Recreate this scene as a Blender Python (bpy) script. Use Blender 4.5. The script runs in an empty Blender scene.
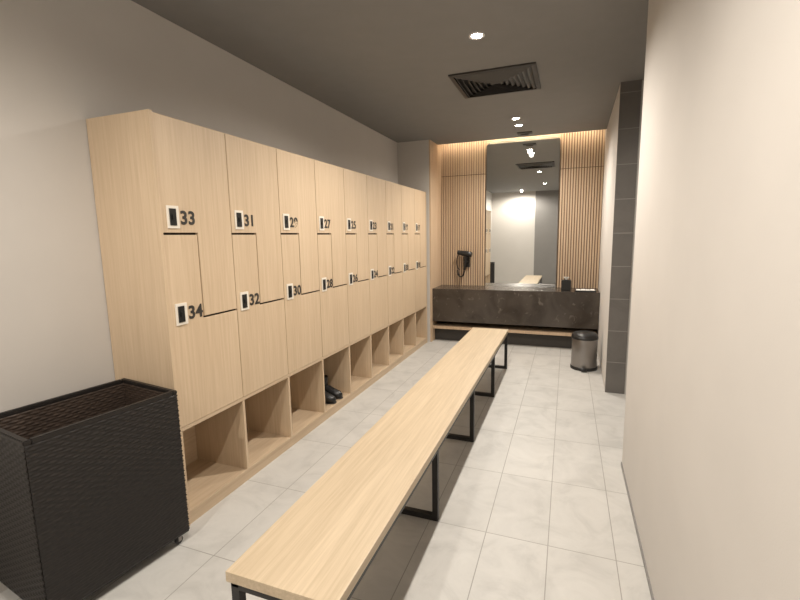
import bpy, bmesh, math, random
from mathutils import Matrix, Vector
random.seed(3)
scene=bpy.context.scene
scene.view_settings.view_transform='Standard'
scene.view_settings.exposure=0.0
COL=scene.collection

# ---------------------------------------------------------------- materials
def new_mat(name):
    m=bpy.data.materials.new(name); m.use_nodes=True
    nt=m.node_tree; b=nt.nodes['Principled BSDF']
    return m,nt,b
def N(nt,t,**kw):
    n=nt.nodes.new(t)
    for k,v in kw.items(): setattr(n,k,v)
    return n
def coords(nt,scale=(1,1,1),loc=(0,0,0),rot=(0,0,0)):
    tc=N(nt,'ShaderNodeTexCoord'); mp=N(nt,'ShaderNodeMapping')
    mp.inputs['Scale'].default_value=scale; mp.inputs['Location'].default_value=loc; mp.inputs['Rotation'].default_value=rot
    nt.links.new(tc.outputs['Object'],mp.inputs['Vector']); return mp.outputs['Vector']
def ramp(nt,fac,stops):
    r=N(nt,'ShaderNodeValToRGB'); nt.links.new(fac,r.inputs['Fac'])
    els=r.color_ramp.elements
    while len(els)<len(stops): els.new(0.5)
    for e,(p,c) in zip(els,stops): e.position=p; e.color=(c[0],c[1],c[2],1)
    return r.outputs['Color']
def plain(name,col,rough=0.6,metal=0.0,noise=0.0,nscale=8,bump=0.0,bscale=200):
    m,nt,b=new_mat(name)
    b.inputs['Roughness'].default_value=rough; b.inputs['Metallic'].default_value=metal
    v=coords(nt); n=N(nt,'ShaderNodeTexNoise'); n.inputs['Scale'].default_value=nscale; n.inputs['Detail'].default_value=4
    nt.links.new(v,n.inputs['Vector'])
    lo=[c*(1-noise) for c in col]; hi=[min(1,c*(1+noise)) for c in col]
    nt.links.new(ramp(nt,n.outputs['Fac'],[(0.3,lo),(0.7,hi)]),b.inputs['Base Color'])
    if bump>0:
        n2=N(nt,'ShaderNodeTexNoise'); n2.inputs['Scale'].default_value=bscale; nt.links.new(v,n2.inputs['Vector'])
        bp=N(nt,'ShaderNodeBump'); bp.inputs['Strength'].default_value=bump; bp.inputs['Distance'].default_value=0.002
        nt.links.new(n2.outputs['Fac'],bp.inputs['Height']); nt.links.new(bp.outputs['Normal'],b.inputs['Normal'])
    return m
def wood(name,dark,light,axis='z',rough=0.5,fine=1.0):
    m,nt,b=new_mat(name); b.inputs['Roughness'].default_value=rough
    s={'z':(70,70,2.2),'y':(70,2.2,70),'x':(2.2,70,70)}[axis]
    v=coords(nt,tuple(k*fine for k in s))
    n=N(nt,'ShaderNodeTexNoise'); n.inputs['Scale'].default_value=1.0; n.inputs['Detail'].default_value=6; n.inputs['Roughness'].default_value=0.65; n.inputs['Distortion'].default_value=0.4
    nt.links.new(v,n.inputs['Vector'])
    s2={'z':(7,7,0.5),'y':(7,0.5,7),'x':(0.5,7,7)}[axis]
    v2=coords(nt,s2); n2=N(nt,'ShaderNodeTexNoise'); n2.inputs['Scale'].default_value=1.0; n2.inputs['Detail'].default_value=3
    nt.links.new(v2,n2.inputs['Vector'])
    mx=N(nt,'ShaderNodeMath',operation='MULTIPLY_ADD'); nt.links.new(n.outputs['Fac'],mx.inputs[0]); mx.inputs[1].default_value=0.7
    m2=N(nt,'ShaderNodeMath',operation='MULTIPLY'); nt.links.new(n2.outputs['Fac'],m2.inputs[0]); m2.inputs[1].default_value=0.3
    nt.links.new(m2.outputs[0],mx.inputs[2])
    nt.links.new(ramp(nt,mx.outputs[0],[(0.32,dark),(0.66,light)]),b.inputs['Base Color'])
    bp=N(nt,'ShaderNodeBump'); bp.inputs['Strength'].default_value=0.12; bp.inputs['Distance'].default_value=0.001
    nt.links.new(n.outputs['Fac'],bp.inputs['Height']); nt.links.new(bp.outputs['Normal'],b.inputs['Normal'])
    return m
def tile_mat(name,col,grout,tw,th,axes='xy',off=(0,0),rough=0.45,mortar=0.004,var=0.08):
    m,nt,b=new_mat(name); b.inputs['Roughness'].default_value=rough
    tc=N(nt,'ShaderNodeTexCoord'); sp=N(nt,'ShaderNodeSeparateXYZ'); nt.links.new(tc.outputs['Object'],sp.inputs[0])
    cb=N(nt,'ShaderNodeCombineXYZ')
    for i,a in enumerate(axes):
        ad=N(nt,'ShaderNodeMath',operation='ADD'); nt.links.new(sp.outputs['XYZ'.index(a.upper())],ad.inputs[0]); ad.inputs[1].default_value=off[i]
        nt.links.new(ad.outputs[0],cb.inputs[i])
    br=N(nt,'ShaderNodeTexBrick'); br.offset=0.0; br.squash=1.0
    br.inputs['Scale'].default_value=1.0; br.inputs['Brick Width'].default_value=tw; br.inputs['Row Height'].default_value=th
    br.inputs['Mortar Size'].default_value=mortar/2; br.inputs['Mortar Smooth'].default_value=0.1
    br.inputs['Color1'].default_value=(0.45,0.45,0.45,1); br.inputs['Color2'].default_value=(0.6,0.6,0.6,1); br.inputs['Mortar'].default_value=(0,0,0,1)
    nt.links.new(cb.outputs[0],br.inputs['Vector'])
    n=N(nt,'ShaderNodeTexNoise'); n.inputs['Scale'].default_value=4.5; n.inputs['Detail'].default_value=8; n.inputs['Roughness'].default_value=0.65; n.inputs['Distortion'].default_value=0.8
    nt.links.new(tc.outputs['Object'],n.inputs['Vector'])
    base=ramp(nt,n.outputs['Fac'],[(0.3,[c*(1-var*1.6) for c in col]),(0.5,col),(0.72,[min(1,c*(1+var)) for c in col])])
    tint=N(nt,'ShaderNodeMixRGB',blend_type='MULTIPLY'); tint.inputs[0].default_value=0.35
    nt.links.new(base,tint.inputs[1])
    sc=N(nt,'ShaderNodeMixRGB',blend_type='ADD'); sc.inputs[0].default_value=1; nt.links.new(br.outputs['Color'],sc.inputs[1]); sc.inputs[2].default_value=(0.45,0.45,0.45,1)
    nt.links.new(sc.outputs[0],tint.inputs[2])
    mx=N(nt,'ShaderNodeMixRGB'); nt.links.new(br.outputs['Fac'],mx.inputs[0]); nt.links.new(tint.outputs[0],mx.inputs[1]); mx.inputs[2].default_value=(*grout,1)
    nt.links.new(mx.outputs[0],b.inputs['Base Color'])
    bp=N(nt,'ShaderNodeBump',invert=True); bp.inputs['Strength'].default_value=0.4; bp.inputs['Distance'].default_value=0.0015
    nt.links.new(br.outputs['Fac'],bp.inputs['Height']); nt.links.new(bp.outputs['Normal'],b.inputs['Normal'])
    return m
def marble(name):
    m,nt,b=new_mat(name); b.inputs['Roughness'].default_value=0.25
    v=coords(nt,(1,1,1)); n=N(nt,'ShaderNodeTexNoise'); n.inputs['Scale'].default_value=3.0; n.inputs['Detail'].default_value=10; n.inputs['Distortion'].default_value=1.2
    nt.links.new(v,n.inputs['Vector'])
    base=ramp(nt,n.outputs['Fac'],[(0.3,(0.034,0.026,0.020)),(0.6,(0.066,0.053,0.042))])
    n3=N(nt,'ShaderNodeTexNoise'); n3.inputs['Scale'].default_value=14.0; n3.inputs['Detail'].default_value=8; n3.inputs['Distortion'].default_value=0.9
    v3=coords(nt,(1,1,1),(4.3,1.1,7.7)); nt.links.new(v3,n3.inputs['Vector'])
    vein=ramp(nt,n3.outputs['Fac'],[(0.62,(0,0,0)),(0.68,(0.35,0.35,0.35)),(0.75,(0.6,0.6,0.6))])
    mx=N(nt,'ShaderNodeMixRGB'); nt.links.new(vein,mx.inputs[0]); nt.links.new(base,mx.inputs[1]); mx.inputs[2].default_value=(0.18,0.155,0.13,1)
    nt.links.new(mx.outputs[0],b.inputs['Base Color']); return m
def emis(name,col,st):
    m,nt,b=new_mat(name); b.inputs['Base Color'].default_value=(0.8,0.8,0.8,1)
    b.inputs['Emission Color'].default_value=(*col,1); b.inputs['Emission Strength'].default_value=st; return m

M_wall=plain('wall_paint',(0.565,0.537,0.503),0.85,noise=0.02,nscale=3,bump=0.08)
M_ceil=plain('ceiling_paint',(0.225,0.219,0.212),0.9,noise=0.02)
M_floor=tile_mat('floor_tile',(0.525,0.512,0.484),(0.30,0.287,0.265),0.30,0.60,'xy',(0.34+3.0,-2.07+6.0),0.5,0.0045,0.095)
M_ptile=tile_mat('grey_wall_tile',(0.135,0.124,0.113),(0.24,0.225,0.21),0.6,0.30,'xz',(0.22,0.0),0.4,0.006)
M_wood=wood('locker_oak',(0.49,0.365,0.24),(0.61,0.475,0.33),'z')
M_woodx=wood('cubby_oak',(0.46,0.342,0.226),(0.59,0.46,0.32),'y')
M_bench=wood('bench_oak',(0.45,0.355,0.238),(0.62,0.505,0.36),'y',0.42)
M_slat=wood('slat_oak',(0.44,0.31,0.20),(0.60,0.45,0.31),'z')
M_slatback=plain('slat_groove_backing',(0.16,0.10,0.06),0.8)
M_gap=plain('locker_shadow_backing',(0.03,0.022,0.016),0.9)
M_black=plain('black_steel',(0.015,0.014,0.013),0.45,noise=0.1)
M_vent=plain('vent_dark_metal',(0.035,0.032,0.03),0.5)
M_louv=plain('vent_louvre_metal',(0.07,0.065,0.06),0.45)
M_plast=plain('black_plastic',(0.012,0.012,0.012),0.35)
M_wick=plain('dark_wicker',(0.011,0.0085,0.0075),0.5,noise=0.35,nscale=60)
M_wickin=plain('wicker_inside',(0.042,0.027,0.019),0.6,noise=0.3,nscale=60)
M_plate=plain('lock_plate_cream',(0.75,0.70,0.62),0.4)
M_num=plain('number_paint',(0.03,0.026,0.022),0.5)
M_marble=marble('brown_marble')
M_steel=plain('brushed_steel',(0.30,0.28,0.265),0.3,metal=0.9)
M_white=plain('white_paper',(0.8,0.79,0.76),0.8)
M_trim=plain('white_trim',(0.75,0.73,0.7),0.5)
M_base=plain('baseboard_grey',(0.22,0.21,0.2),0.5)
M_door=plain('dark_door',(0.04,0.035,0.03),0.6)
M_greyp=plain('grey_paint',(0.22,0.21,0.20),0.8,noise=0.02)
m,nt,b=new_mat('mirror_glass'); b.inputs['Base Color'].default_value=(0.92,0.94,0.93,1); b.inputs['Metallic'].default_value=1; b.inputs['Roughness'].default_value=0.01
M_mirror=m
M_lamp=emis('lamp_emitter',(1,0.95,0.88),60)
M_led=emis('led_strip',(1,0.86,0.66),36)

# ---------------------------------------------------------------- helpers
def empty(name,loc=(0,0,0)):
    e=bpy.data.objects.new(name,None); e.empty_display_size=0.1; e.location=loc; COL.objects.link(e); return e
def finish(bm,name,mats,parent=None,smooth=False,mat4=None):
    me=bpy.data.meshes.new(name); bmesh.ops.recalc_face_normals(bm,faces=bm.faces)
    bm.to_mesh(me); bm.free()
    for mm in (mats if isinstance(mats,(list,tuple)) else [mats]): me.materials.append(mm)
    if smooth:
        for p in me.polygons: p.use_smooth=True
    o=bpy.data.objects.new(name,me); COL.objects.link(o)
    if mat4 is not None: o.matrix_world=mat4
    if parent is not None:
        o.parent=parent
        o.matrix_parent_inverse=Matrix.Translation(-Vector(parent.location)) if mat4 is None and parent.rotation_euler.z==0 else Matrix()
    return o
def abox(bm,a,b,mi=0):
    x0,y0,z0=a; x1,y1,z1=b
    v=[bm.verts.new(p) for p in [(x0,y0,z0),(x1,y0,z0),(x1,y1,z0),(x0,y1,z0),(x0,y0,z1),(x1,y0,z1),(x1,y1,z1),(x0,y1,z1)]]
    for f in [(0,3,2,1),(4,5,6,7),(0,1,5,4),(1,2,6,5),(2,3,7,6),(3,0,4,7)]:
        fc=bm.faces.new([v[i] for i in f]); fc.material_index=mi
def box(name,a,b,mat,parent=None,bevel=0):
    bm=bmesh.new(); abox(bm,a,b)
    if bevel: bmesh.ops.bevel(bm,geom=bm.edges[:],offset=bevel,segments=2,affect='EDGES',profile=0.7)
    return finish(bm,name,mat,parent)
def lathe(bm,prof,seg=40,c=(0,0,0),M=None,mi=0):
    rings=[]
    for r,z in prof:
        ring=[]
        for i in range(seg):
            a=2*math.pi*i/seg; p=Vector((r*math.cos(a),r*math.sin(a),z))
            if M is not None: p=M@p
            ring.append(bm.verts.new(p+Vector(c)))
        rings.append(ring)
    for k in range(len(rings)-1):
        for i in range(seg):
            f=bm.faces.new([rings[k][i],rings[k][(i+1)%seg],rings[k+1][(i+1)%seg],rings[k+1][i]]); f.material_index=mi
    for ring in (rings[0],rings[-1]):
        try:
            f=bm.faces.new(ring); f.material_index=mi
        except: pass
def tube(name,pts,r,mat,parent=None):
    cu=bpy.data.curves.new(name,'CURVE'); cu.dimensions='3D'; cu.bevel_depth=r; cu.bevel_resolution=3
    s=cu.splines.new('POLY'); s.points.add(len(pts)-1)
    for p,q in zip(s.points,pts): p.co=(*q,1)
    o=bpy.data.objects.new(name+'_tmp',cu); COL.objects.link(o)
    dg=bpy.context.evaluated_depsgraph_get(); me=bpy.data.meshes.new_from_object(o.evaluated_get(dg))
    bpy.data.objects.remove(o); me.materials.clear(); me.materials.append(mat)
    for p in me.polygons: p.use_smooth=True
    ob=bpy.data.objects.new(name,me); COL.objects.link(ob)
    if parent is not None: ob.parent=parent; ob.matrix_parent_inverse=Matrix.Translation(-Vector(parent.location))
    return ob

# ---------------------------------------------------------------- room shell
CH=2.79; LX=-2.25; RX=0.38; Y0=-1.2; YS=5.92; YB=6.50; AX=-1.78; YR=3.02; YP=4.45; CX=2.0
VX=0.41
box('floor',(LX-0.15,Y0-0.15,-0.1),(CX+0.15,YB+0.15,0),M_floor)
YC=6.30
box('ceiling',(LX-0.15,Y0-0.15,CH),(CX+0.15,YC,CH+0.1),M_ceil)
box('ceiling_cove',(AX-0.1,YC,CH+0.17),(VX+0.1,YB+0.1,CH+0.22),M_trim)
box('wall_left',(LX-0.15,Y0,0),(LX,YS,CH),M_wall)
box('wall_alcove_left',(LX-0.15,YS,0),(AX-0.02,YB+0.15,CH),M_wall)
box('trim_alcove_panel',(AX-0.02,YS+0.006,0),(AX,YB,CH+0.17),M_slat)
box('wall_back',(AX-0.02,YB,0),(VX+0.2,YB+0.15,CH+0.22),M_slat)
box('wall_right',(RX,Y0,0),(RX+0.15,YR,CH),M_wall)
box('baseboard_right',(RX-0.006,Y0,0),(RX,YR+0.006,0.02),M_base)
box('wall_end',(LX-0.15,Y0-0.15,0),(-0.95,Y0,CH),M_wall)
box('wall_end_grey',(-0.95,Y0-0.15,0),(RX+0.15,Y0,CH),M_greyp)
box('wall_corridor_near',(RX+0.15,YR-0.15,0),(CX,YR,CH),M_wall)
box('wall_corridor_far',(CX,YR-0.15,0),(CX+0.15,YP+0.5,CH),M_ptile)
bm=bmesh.new()   # side wall of vanity bay, very slightly splayed
pts=[(RX+0.002,YP+0.012),(VX,YB),(0.6,YB+0.1),(0.6,YP+0.012)]
a=[bm.verts.new((x,y,0)) for x,y in pts]; b=[bm.verts.new((x,y,CH+0.17)) for x,y in pts]
bm.faces.new(a); bm.faces.new(b)
for i in range(4): bm.faces.new([a[i],a[(i+1)%4],b[(i+1)%4],b[i]])
finish(bm,'wall_vanity_side',M_wall)
box('trim_pier_tile',(RX,YP,0),(0.545,YP+0.012,CH),M_ptile)
box('door_1',(0.601,YP+0.06,0),(CX,YP+0.12,CH),M_door)

# ---------------------------------------------------------------- lockers
LF=-1.83; LB=-2.245; LT=2.095; ybeg=1.605; W=0.4720; NC=9; yend=ybeg+W*NC
Z1=1.535; Z2=1.09; ZB=0.545; S=0.215; FL=0.075
lk=empty('locker_bank',(LB,ybeg,0))
bm=bmesh.new()
abox(bm,(LB,ybeg-0.02,0),(LF+0.004,ybeg,LT+0.008))              # near end panel
abox(bm,(LB,yend,0),(LF+0.004,yend+0.02,LT+0.008))
abox(bm,(LB,ybeg,LT-0.012),(LF-0.019,yend,LT+0.008))
for i in range(NC+1):
    y=ybeg+W*i
    t=0.009
    if 0<i<NC: abox(bm,(LB,y-t,FL),(LF,y+t,ZB-0.02))
    elif i==0: abox(bm,(LB,y,FL),(LF,y+t,ZB-0.02))
    else: abox(bm,(LB,y-t,FL),(LF,y,ZB-0.02))
finish(bm,'carcass',M_wood,lk)
bm=bmesh.new()
abox(bm,(LB,ybeg,FL-0.018),(LF,yend,FL))
abox(bm,(LB,ybeg,ZB-0.022),(LF,yend,ZB-0.002))
abox(bm,(LB,ybeg,FL),(LB+0.012,yend,ZB-0.02))
abox(bm,(LF-0.02,ybeg,0.0),(LF-0.004,yend,FL-0.018))
finish(bm,'cubby_boards',M_woodx,lk)
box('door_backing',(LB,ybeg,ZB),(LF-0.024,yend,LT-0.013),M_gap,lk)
def lpoly(bm,pts,x0,x1):
    a=[bm.verts.new((x0,y,z)) for y,z in pts]; b=[bm.verts.new((x1,y,z)) for y,z in pts]
    bm.faces.new(a); bm.faces.new(b)
    n=len(pts)
    for i in range(n): bm.faces.new([a[i],a[(i+1)%n],b[(i+1)%n],b[i]])
g=0.0026; gh=0.0056; gs=0.0040
for i in range(NC):
    y0=ybeg+W*i+g; y1=ybeg+W*(i+1)-g; s=ybeg+W*i+S
    bm=bmesh.new()
    lpoly(bm,[(y0,Z1+gh),(s+gs,Z1+gh),(s+gs,Z2+gh),(y1,Z2+gh),(y1,LT),(y0,LT)],LF-0.018,LF)
    bmesh.ops.recalc_face_normals(bm,faces=bm.faces)
    bmesh.ops.bevel(bm,geom=bm.edges[:],offset=0.0012,segments=1,affect='EDGES')
    finish(bm,'door_upper_%d'%(i+1),M_wood,lk)
    bm=bmesh.new()
    lpoly(bm,[(y0,ZB),(y1,ZB),(y1,Z2-gh),(s-gs,Z2-gh),(s-gs,Z1-gh),(y0,Z1-gh)],LF-0.018,LF)
    bmesh.ops.recalc_face_normals(bm,faces=bm.faces)
    bmesh.ops.bevel(bm,geom=bm.edges[:],offset=0.0012,segments=1,affect='EDGES')
    finish(bm,'door_lower_%d'%(i+1),M_wood,lk)
    for k,(num,zc) in enumerate(((33-2*i,1.617),(34-2*i,1.131))):
        yc=ybeg+W*i+0.066
        bm=bmesh.new()
        hw,hh=0.035,0.055
        abox(bm,(LF,yc-hw,zc-hh),(LF+0.006,yc+hw,zc+hh),0)
        abox(bm,(LF+0.006,yc-hw+0.012,zc-hh+0.014),(LF+0.010,yc+hw-0.020,zc+hh-0.014),1)
        abox(bm,(LF+0.010,yc-0.012,zc-0.012),(LF+0.016,yc-0.002,zc+0.012),1)
        finish(bm,'lock_%d'%num,[M_plate,M_plast],lk)
        cu=bpy.data.curves.new('n','FONT'); cu.body=str(num); cu.size=0.094; cu.extrude=0.001; cu.offset=0.0026; cu.space_character=1.05
        cu.align_x='LEFT'; cu.align_y='CENTER'
        o=bpy.data.objects.new('n',cu); COL.objects.link(o)
        dg=bpy.context.evaluated_depsgraph_get(); me=bpy.data.meshes.new_from_object(o.evaluated_get(dg)); bpy.data.objects.remove(o)
        me.transform(Matrix(((0,0,1,LF+0.0015),(1,0,0,yc+0.045),(0,1,0,zc-0.005),(0,0,0,1))))
        me.materials.clear(); me.materials.append(M_num)
        o=bpy.data.objects.new('number_%d'%num,me); COL.objects.link(o); o.parent=lk; o.matrix_parent_inverse=Matrix.Translation(-Vector(lk.location))

# ---------------------------------------------------------------- shoes in the 4th cubby
def loft(bm,secs,seg=16):
    rings=[]
    for (x,y,z,hw,hh) in secs:
        ring=[]
        for i in range(seg):
            a=2*math.pi*i/seg
            zz=math.sin(a); zz=max(zz,-0.85)
            ring.append(bm.verts.new((x,y+hw*math.cos(a),z+hh*zz)))
        rings.append(ring)
    for k in range(len(rings)-1):
        for i in range(seg): bm.faces.new([rings[k][i],rings[k][(i+1)%seg],rings[k+1][(i+1)%seg],rings[k+1][i]])
    bm.faces.new(rings[0]); bm.faces.new(rings[-1])
sh=empty('pair_of_shoes',(-1.96,3.28,FL))
for k,yy in enumerate((3.22,3.34)):
    bm=bmesh.new()
    X=-1.845
    loft(bm,[(X,yy,FL+0.03,0.018,0.02),(X-0.02,yy,FL+0.036,0.038,0.03),(X-0.07,yy,FL+0.042,0.046,0.042),(X-0.12,yy,FL+0.052,0.043,0.056),
             (X-0.17,yy,FL+0.06,0.038,0.066),(X-0.23,yy,FL+0.06,0.038,0.066),(X-0.265,yy,FL+0.05,0.026,0.05)])
    lathe(bm,[(0.036,0.09),(0.040,0.14),(0.042,0.19),(0.036,0.192),(0.032,0.12),(0.03,0.10)],20,(X-0.18,yy,FL))
    finish(bm,'shoe_%d'%(k+1),M_plast,sh,True)
    bm=bmesh.new(); loft(bm,[(X+0.004,yy,FL+0.009,0.02,0.008),(X-0.07,yy,FL+0.009,0.05,0.0095),(X-0.15,yy,FL+0.009,0.04,0.0095),(X-0.268,yy,FL+0.009,0.034,0.009)])
    finish(bm,'sole_%d'%(k+1),M_black,sh,False)

# ---------------------------------------------------------------- bench
bn=empty('changing_bench',(-0.79,2.97,0))
BL,BR,BN,BF,BT=-0.99,-0.59,0.985,4.965,0.45
box('seat',(BL,BN,BT-0.036),(BR,BF,BT),M_bench,bn,0.002)
box('added_bounce_absorber',(BL+0.034,1.035,BT-0.039),(BR-0.034,4.918,BT-0.0362),M_black,bn)  # black sheet added to soak up bounced light and deepen shade below the seat
t=0.03
for k,y in enumerate((1.0,2.07,3.03,3.99,4.92)):
    bm=bmesh.new()
    abox(bm,(BL+0.005,y,0.0),(BL+0.005+t,y+t,BT-0.040)); abox(bm,(BR-0.005-t,y,0.0),(BR-0.005,y+t,BT-0.040))
    abox(bm,(BL+0.005+t,y,BT-0.040-t),(BR-0.005-t,y+t,BT-0.040)); abox(bm,(BL+0.005+t,y,0),(BR-0.005-t,y+t,t))
    finish(bm,'frame_%d'%(k+1),M_black,bn)
bm=bmesh.new()
for x in (BL+0.006,BR-0.034):
    abox(bm,(x,1.0,BT-0.062),(x+0.028,4.95,BT-0.037))
finish(bm,'rails',M_black,bn)

# ---------------------------------------------------------------- wicker hamper
hp=empty('wicker_laundry_hamper',(-1.735,1.515,0)); hp.rotation_euler=(0,0,math.radians(-8))
bpy.context.view_layer.update()
HW,HL,HZ0,HZ1=0.43,0.60,0.06,0.79
def weave(bm,o,u,v,n,Lu,Lv,flip=1):
    pw,ph=0.026,0.013; su=4; sv=3
    nu=int(round(Lu/pw)); nv=int(round(Lv/ph)); pu=Lu/nu; pv=Lv/nv
    G=[]
    for j in range(nv*sv+1):
        row=[]
        for i in range(nu*su+1):
            a=i/su; b=j/sv; r=min(int(b),nv-1)
            h=abs(math.sin(math.pi*b))**0.6*(0.25+0.75*(0.5+0.5*math.cos(math.pi*(a+r))))*0.0055
            row.append(bm.verts.new(o+u*(a*pu)+v*(b*pv)+n*h*flip))
        G.append(row)
    for j in range(nv*sv):
        for i in range(nu*su):
            bm.faces.new([G[j][i],G[j][i+1],G[j+1][i+1],G[j+1][i]])
V=Vector
def hobj(bm,name,mat,smooth=False):
    me=bpy.data.meshes.new(name); bm.to_mesh(me); bm.free(); me.materials.append(mat)
    for p in me.polygons: p.use_smooth=smooth
    o=bpy.data.objects.new(name,me); COL.objects.link(o); o.parent=hp; return o
for nm,o,u,n,L in (('weave_right',V((0,-HL,HZ0)),V((0,1,0)),V((1,0,0)),HL),('weave_left',V((-HW,0,HZ0)),V((0,-1,0)),V((-1,0,0)),HL),
                 ('weave_near',V((-HW,-HL,HZ0)),V((1,0,0)),V((0,-1,0)),HW),('weave_far',V((0,0,HZ0)),V((-1,0,0)),V((0,1,0)),HW)):
    bm=bmesh.new(); weave(bm,o,u,V((0,0,1)),n,L,HZ1-HZ0-0.02); hobj(bm,nm,M_wick,True)
T=0.016
bm=bmesh.new()
zt=HZ1-0.02
abox(bm,(-HW+T,-HL+T,HZ0),(-T,-T,HZ0+0.012)); hobj(bm,'bottom_inside',M_wickin)
for nm,o,u,n,L in (('lining_right',V((-T,-HL+T,HZ0)),V((0,1,0)),V((-1,0,0)),HL-2*T),('lining_left',V((-HW+T,-T,HZ0)),V((0,-1,0)),V((1,0,0)),HL-2*T),
                 ('lining_near',V((-HW+T,-HL+T,HZ0)),V((1,0,0)),V((0,1,0)),HW-2*T),('lining_far',V((-T,-T,HZ0)),V((-1,0,0)),V((0,-1,0)),HW-2*T)):
    bm=bmesh.new(); weave(bm,o,u,V((0,0,1)),n,L,zt-HZ0); hobj(bm,nm,M_wickin,True)
bm=bmesh.new(); e=0.004
for a,b_ in (((-HW-e,-HL-e,zt),(e,-HL+T+e,HZ1)),((-HW-e,-T-e,zt),(e,e,HZ1)),((-HW-e,-HL+T+e,zt),(-HW+T+e,-T-e,HZ1)),((-T-e,-HL+T+e,zt),(e,-T-e,HZ1))):
    abox(bm,a,b_)
bmesh.ops.bevel(bm,geom=bm.edges[:],offset=0.004,segments=2,affect='EDGES')
hobj(bm,'rim',M_wick)
bm=bmesh.new()
abox(bm,(-HW,-HL,HZ0-0.006),(0,0,HZ0))
hobj(bm,'base_frame',M_black)
for k,(x,y) in enumerate(((-0.03,-0.04),(-HW+0.04,-0.04),(-0.03,-HL+0.04),(-HW+0.04,-HL+0.04))):
    bm=bmesh.new()
    lathe(bm,[(0.016,-0.009),(0.020,-0.006),(0.020,0.006),(0.016,0.009)],20,(x,y,0.020),Matrix.Rotation(math.pi/2,4,'Y').to_3x3())
    hobj(bm,'caster_wheel_%d'%(k+1),M_plast)
    bm=bmesh.new(); abox(bm,(x-0.014,y-0.008,0.018),(x-0.011,y+0.008,HZ0-0.006)); abox(bm,(x+0.011,y-0.008,0.018),(x+0.014,y+0.008,HZ0-0.006)); abox(bm,(x-0.014,y-0.012,0.044),(x+0.014,y+0.012,HZ0-0.006))
    hobj(bm,'caster_fork_%d'%(k+1),M_steel)

# ---------------------------------------------------------------- vanity counter
vc=empty('vanity_counter',(-0.7,6.2,0))
CT=0.765; CF=5.98; CR=RX+0.018
bm=bmesh.new(); abox(bm,(AX+0.001,CF,CT-0.02),(CR,YB-0.001,CT)); abox(bm,(AX+0.001,CF,0.30),(CR,CF+0.03,CT-0.02))
finish(bm,'marble_top_and_apron',M_marble,vc)
box('under_panel',(AX+0.001,CF+0.03,0.30),(CR,YB-0.001,0.32),M_door,vc)
box('low_ledge',(AX+0.001,CF+0.02,0.185),(CR,YB-0.001,0.225),M_slat,vc)
box('plinth',(AX+0.001,CF+0.12,0.0),(CR,YB-0.001,0.185),M_door,vc)

# slat panels
def slats(name,x0,x1,z0,z1,pitch=0.034):
    e=empty(name,((x0+x1)/2,YB,z0))
    bm=bmesh.new()
    n=max(1,int(round((x1-x0)/pitch))); p=(x1-x0)/n
    for zz0,zz1 in ((z0,2.362),(2.374,z1)):
        for i in range(n):
            a=x0+p*i+p*0.2; abox(bm,(a,YB-0.030,zz0),(a+p*0.6,YB-0.004,zz1))
    finish(bm,'slats',M_slat,e)
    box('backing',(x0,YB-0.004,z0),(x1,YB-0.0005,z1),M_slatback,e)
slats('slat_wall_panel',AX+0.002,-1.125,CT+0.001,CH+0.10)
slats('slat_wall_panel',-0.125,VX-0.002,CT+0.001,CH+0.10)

# mirror
mr=empty('wall_mirror',(-0.6,6.45,CT))
def rrect(x0,x1,z0,z1,r):
    pts=[(x0,z0),(x1,z0)]
    for cx,cz,a0 in ((x1-r,z1-r,0),(x0+r,z1-r,90)):
        for k in range(9):
            a=math.radians(a0+90*k/8); pts.append((cx+r*math.cos(a),cz+r*math.sin(a)))
    return pts
def plate(name,pts,y0,y1,mat):
    bm=bmesh.new(); a=[bm.verts.new((x,y0,z)) for x,z in pts]; b=[bm.verts.new((x,y1,z)) for x,z in pts]
    bm.faces.new(a); bm.faces.new(b)
    for i in range(len(pts)): bm.faces.new([a[i],a[(i+1)%len(pts)],b[(i+1)%len(pts)],b[i]])
    return finish(bm,name,mat,mr)
plate('backing',rrect(-1.11,-0.135,CT+0.001,2.785,0.06),6.452,6.469,M_steel)
plate('standoff',rrect(-1.10,-0.145,CT+0.001,2.77,0.06),6.469,6.499,M_door)
plate('glass',rrect(-1.11,-0.135,CT+0.001,2.785,0.06),6.446,6.452,M_mirror)

# ---------------------------------------------------------------- hair dryer on wall holder
hd=empty('wall_hair_dryer',(-1.40,6.4,1.05))
hx,hy,hz=-1.39,6.38,1.14
box('holder_base',(hx-0.05,6.44,hz-0.10),(hx+0.05,6.469,hz+0.06),M_plast,hd,0.008)
bm=bmesh.new(); lathe(bm,[(0.030,-0.012),(0.036,0.0),(0.036,0.012),(0.030,0.014)],24,(hx,6.41,hz-0.02)); 
abox(bm,(hx-0.012,6.41,hz-0.03),(hx+0.012,6.45,hz-0.01)); finish(bm,'holder_ring',M_plast,hd)
R=Matrix.Rotation(math.radians(-80),4,'Y').to_3x3()
bm=bmesh.new()
lathe(bm,[(0.0,-0.085),(0.030,-0.083),(0.040,-0.07),(0.043,-0.03),(0.041,0.03),(0.034,0.08),(0.030,0.12),(0.032,0.125),(0.020,0.126)],28,(hx+0.01,hy,hz+0.10),R)
finish(bm,'barrel',M_plast,hd,True)
bm=bmesh.new()
lathe(bm,[(0.014,-0.14),(0.017,-0.13),(0.019,-0.05),(0.021,0.07),(0.022,0.10)],20,(hx,hy,hz),Matrix.Rotation(math.radians(8),4,'Y').to_3x3())
finish(bm,'handle',M_plast,hd,True)
pts=[]
for i in range(0,420):
    s=i/419
    bx=hx-0.075+0.055*math.cos(math.pi*s)
    bz=hz-0.14-0.10*math.sin(math.pi*s)
    by=hy+0.05*s
    w=2*math.pi*28*s
    pts.append((bx+0.010*math.cos(w),by+0.010*math.sin(w),bz+0.003*math.sin(w)))
tube('coiled_cord',pts,0.0035,M_plast,hd)
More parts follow.
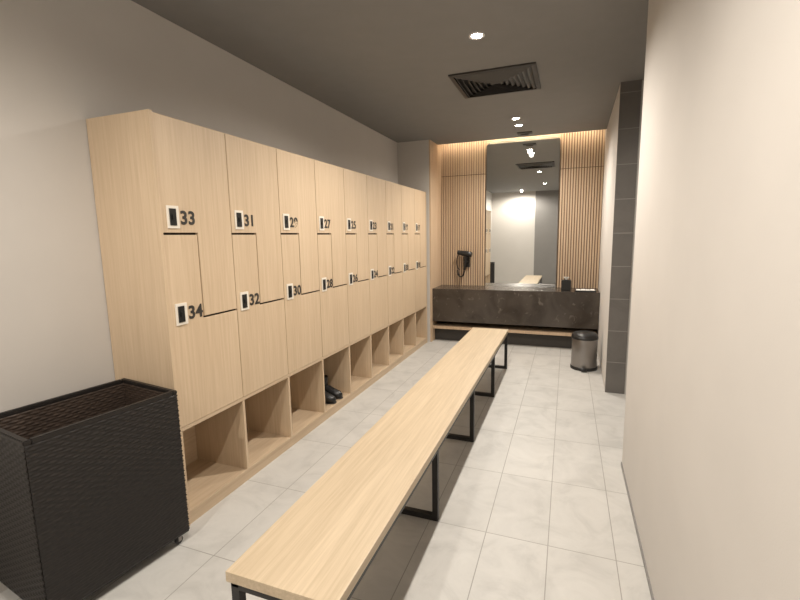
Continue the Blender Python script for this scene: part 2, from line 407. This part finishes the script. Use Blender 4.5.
tube('cord_loop',[(hx-0.04+0.10*math.cos(a),hy+0.04,hz-0.02+0.15*math.sin(a)) for a in [math.radians(80+155*k/30) for k in range(31)]],0.007,M_plast,hd)

# ---------------------------------------------------------------- tissue box, tray
tb=empty('tissue_box',(0.0,6.15,CT))
bm=bmesh.new(); abox(bm,(-0.06,6.09,CT+0.001),(0.06,6.21,CT+0.14)); bmesh.ops.bevel(bm,geom=bm.edges[:],offset=0.006,segments=2,affect='EDGES'); finish(bm,'box',M_plast,tb)
bm=bmesh.new(); lathe(bm,[(0.03,0),(0.031,0.002)],24,(0,6.15,CT+0.14)); finish(bm,'opening_rim',M_black,tb)
bm=bmesh.new(); rr=[]
for k in range(5):
    rr.append([bm.verts.new((( (0.006+0.006*k)*(1+0.35*math.sin(5*a+k)))*math.cos(a),6.15+((0.004+0.003*k)*(1+0.4*math.sin(3*a)))*math.sin(a),CT+0.142+0.009*k+0.004*math.sin(3*a)*k/4)) for a in [2*math.pi*i/24 for i in range(24)]])
for k in range(4):
    for i in range(24): bm.faces.new([rr[k][i],rr[k][(i+1)%24],rr[k+1][(i+1)%24],rr[k+1][i]])
finish(bm,'tissue',M_white,tb,True)
tr=empty('amenity_tray',(0.23,6.12,CT))
bm=bmesh.new(); x0,x1,y0_,y1_=0.11,0.36,6.03,6.2; z=CT+0.001
abox(bm,(x0,y0_,z),(x1,y1_,z+0.005))
for a,b_ in (((x0,y0_,z+0.005),(x1,y0_+0.005,z+0.016)),((x0,y1_-0.005,z+0.005),(x1,y1_,z+0.016)),((x0,y0_+0.005,z+0.005),(x0+0.005,y1_-0.005,z+0.016)),((x1-0.005,y0_+0.005,z+0.005),(x1,y1_-0.005,z+0.016))): abox(bm,a,b_)
finish(bm,'tray',M_plast,tr)
for k in range(4):
    xx=x0+0.015+0.056*k
    box('packet_%d'%(k+1),(xx,y0_+0.015,z+0.0055),(xx+0.05,y1_-0.015,z+0.018+0.003*(k%2)),M_white,tr,0.003)

# ---------------------------------------------------------------- pedal bin
pb=empty('pedal_bin',(0.2,5.2,0)); c=(0.215,5.22,0); R0=0.135
bm=bmesh.new(); lathe(bm,[(R0+0.004,0.0),(R0+0.006,0.004),(R0+0.006,0.03),(R0,0.035)],48,c); finish(bm,'base_ring',M_plast,pb,True)
bm=bmesh.new(); lathe(bm,[(R0-0.003,0.03),(R0,0.035),(R0,0.345),(R0-0.002,0.35)],48,c); finish(bm,'body',M_steel,pb,True)
bm=bmesh.new(); lathe(bm,[(R0+0.004,0.345),(R0+0.006,0.35),(R0+0.006,0.372),(R0+0.0,0.376)],48,c); finish(bm,'collar',M_plast,pb,True)
bm=bmesh.new(); lathe(bm,[(R0+0.002,0.376),(R0,0.385),(R0-0.02,0.405),(R0-0.06,0.418),(0.03,0.423),(0.001,0.424)],48,c); finish(bm,'lid',M_plast,pb,True)
box('pedal',(0.185,c[1]-R0-0.05,0.008),(0.245,c[1]-R0+0.01,0.02),M_plast,pb,0.003)
box('hinge',(0.18,c[1]+R0-0.004,0.33),(0.25,c[1]+R0+0.022,0.385),M_plast,pb,0.003)

# ---------------------------------------------------------------- ceiling fittings
def vent(name,x0,x1,y0,y1,rings):
    e=empty(name,((x0+x1)/2,(y0+y1)/2,CH))
    bm=bmesh.new()
    def ring(xa,xb,ya,yb,xc,xd,yc,yd,za,zb):
        A=[bm.verts.new(p) for p in ((xa,ya,za),(xb,ya,za),(xb,yb,za),(xa,yb,za))]
        B=[bm.verts.new(p) for p in ((xc,yc,zb),(xd,yc,zb),(xd,yd,zb),(xc,yd,zb))]
        for i in range(4): bm.faces.new([A[i],A[(i+1)%4],B[(i+1)%4],B[i]])
    f=0.035
    ring(x0,x1,y0,y1,x0+f,x1-f,y0+f,y1-f,CH-0.012,CH-0.016); ring(x0,x1,y0,y1,x0,x1,y0,y1,CH-0.0005,CH-0.012)
    ring(x0+f,x1-f,y0+f,y1-f,x0+f,x1-f,y0+f,y1-f,CH-0.016,CH-0.002)
    finish(bm,'flange',M_vent,e)
    bm=bmesh.new()
    w=(min(x1-x0,y1-y0)/2-f)/rings
    for k in range(rings):
        a=f+k*w+0.002; w2=w*0.55
        ring(x0+a+w2,x1-a-w2,y0+a+w2,y1-a-w2,x0+a,x1-a,y0+a,y1-a,CH-0.024,CH-0.003)
    o=finish(bm,'louvres',M_louv,e)
    m_=o.modifiers.new('s','SOLIDIFY'); m_.thickness=0.0025
    box('duct_back',(x0+0.004,y0+0.004,CH-0.0015),(x1-0.004,y1-0.004,CH-0.0005),M_plast,e)
vent('ceiling_air_vent',-0.95,-0.27,3.68,4.32,7)
vent('ceiling_air_vent',-0.65,-0.47,6.0,6.12,2)
WARM=(1.0,0.925,0.83)
def downlight(x,y,W_,size=163,blend=0.8):
    e=empty('recessed_or_added_downlight',(x,y,CH))
    bm=bmesh.new(); lathe(bm,[(0.050,-0.0005),(0.050,-0.004),(0.046,-0.006),(0.036,-0.002)],32,(x,y,CH)); bm.faces.ensure_lookup_table()
    caps=[f for f in bm.faces if len(f.verts)>4]; bmesh.ops.delete(bm,geom=caps,context='FACES')
    finish(bm,'trim_ring',M_trim,e,True)
    bm=bmesh.new(); lathe(bm,[(0.0355,-0.0005),(0.035,-0.0025)],32,(x,y,CH)); finish(bm,'emitter',M_lamp,e)
    l=bpy.data.lights.new('lamp','SPOT'); l.energy=W_; l.color=WARM; l.spot_size=math.radians(size); l.spot_blend=blend; l.shadow_soft_size=0.035
    o=bpy.data.objects.new('lamp',l); COL.objects.link(o); o.location=(0,0,-0.03); o.parent=e
for x,y,w in ((-0.6,0.75,110),(-0.6,3.07,180),(-0.59,5.30,90),(-0.59,5.62,85)):
    downlight(x,y,w)
downlight(-1.3,-0.6,130,172,0.5)  # unseen lamp added behind the camera to brighten the end wall in the mirror
downlight(1.2,3.7,30)
# cove LED
e=empty('cove_led_strip',(-0.7,6.32,CH+0.15))
box('diffuser',(AX+0.02,YC+0.01,CH+0.145),(RX-0.02,YC+0.03,CH+0.165),M_led,e)
box('trim_cove_lip',(AX,YC-0.0,CH),(RX,YC+0.008,CH+0.17),M_trim)

# ---------------------------------------------------------------- world, camera
w=bpy.data.worlds.new('World'); scene.world=w; w.use_nodes=True
w.node_tree.nodes['Background'].inputs[0].default_value=(1,0.9,0.8,1); w.node_tree.nodes['Background'].inputs[1].default_value=0.02
cd=bpy.data.cameras.new('camera'); cam=bpy.data.objects.new('camera',cd); COL.objects.link(cam)
cd.sensor_width=36; cd.lens=440/800*36; cd.clip_start=0.02
cam.matrix_world=Matrix(((0.93538,-0.03399,0.35204,0),(0.35325,0.13878,-0.92518,0),(-0.0174,0.98975,0.14181,1.5),(0,0,0,1)))
scene.camera=cam
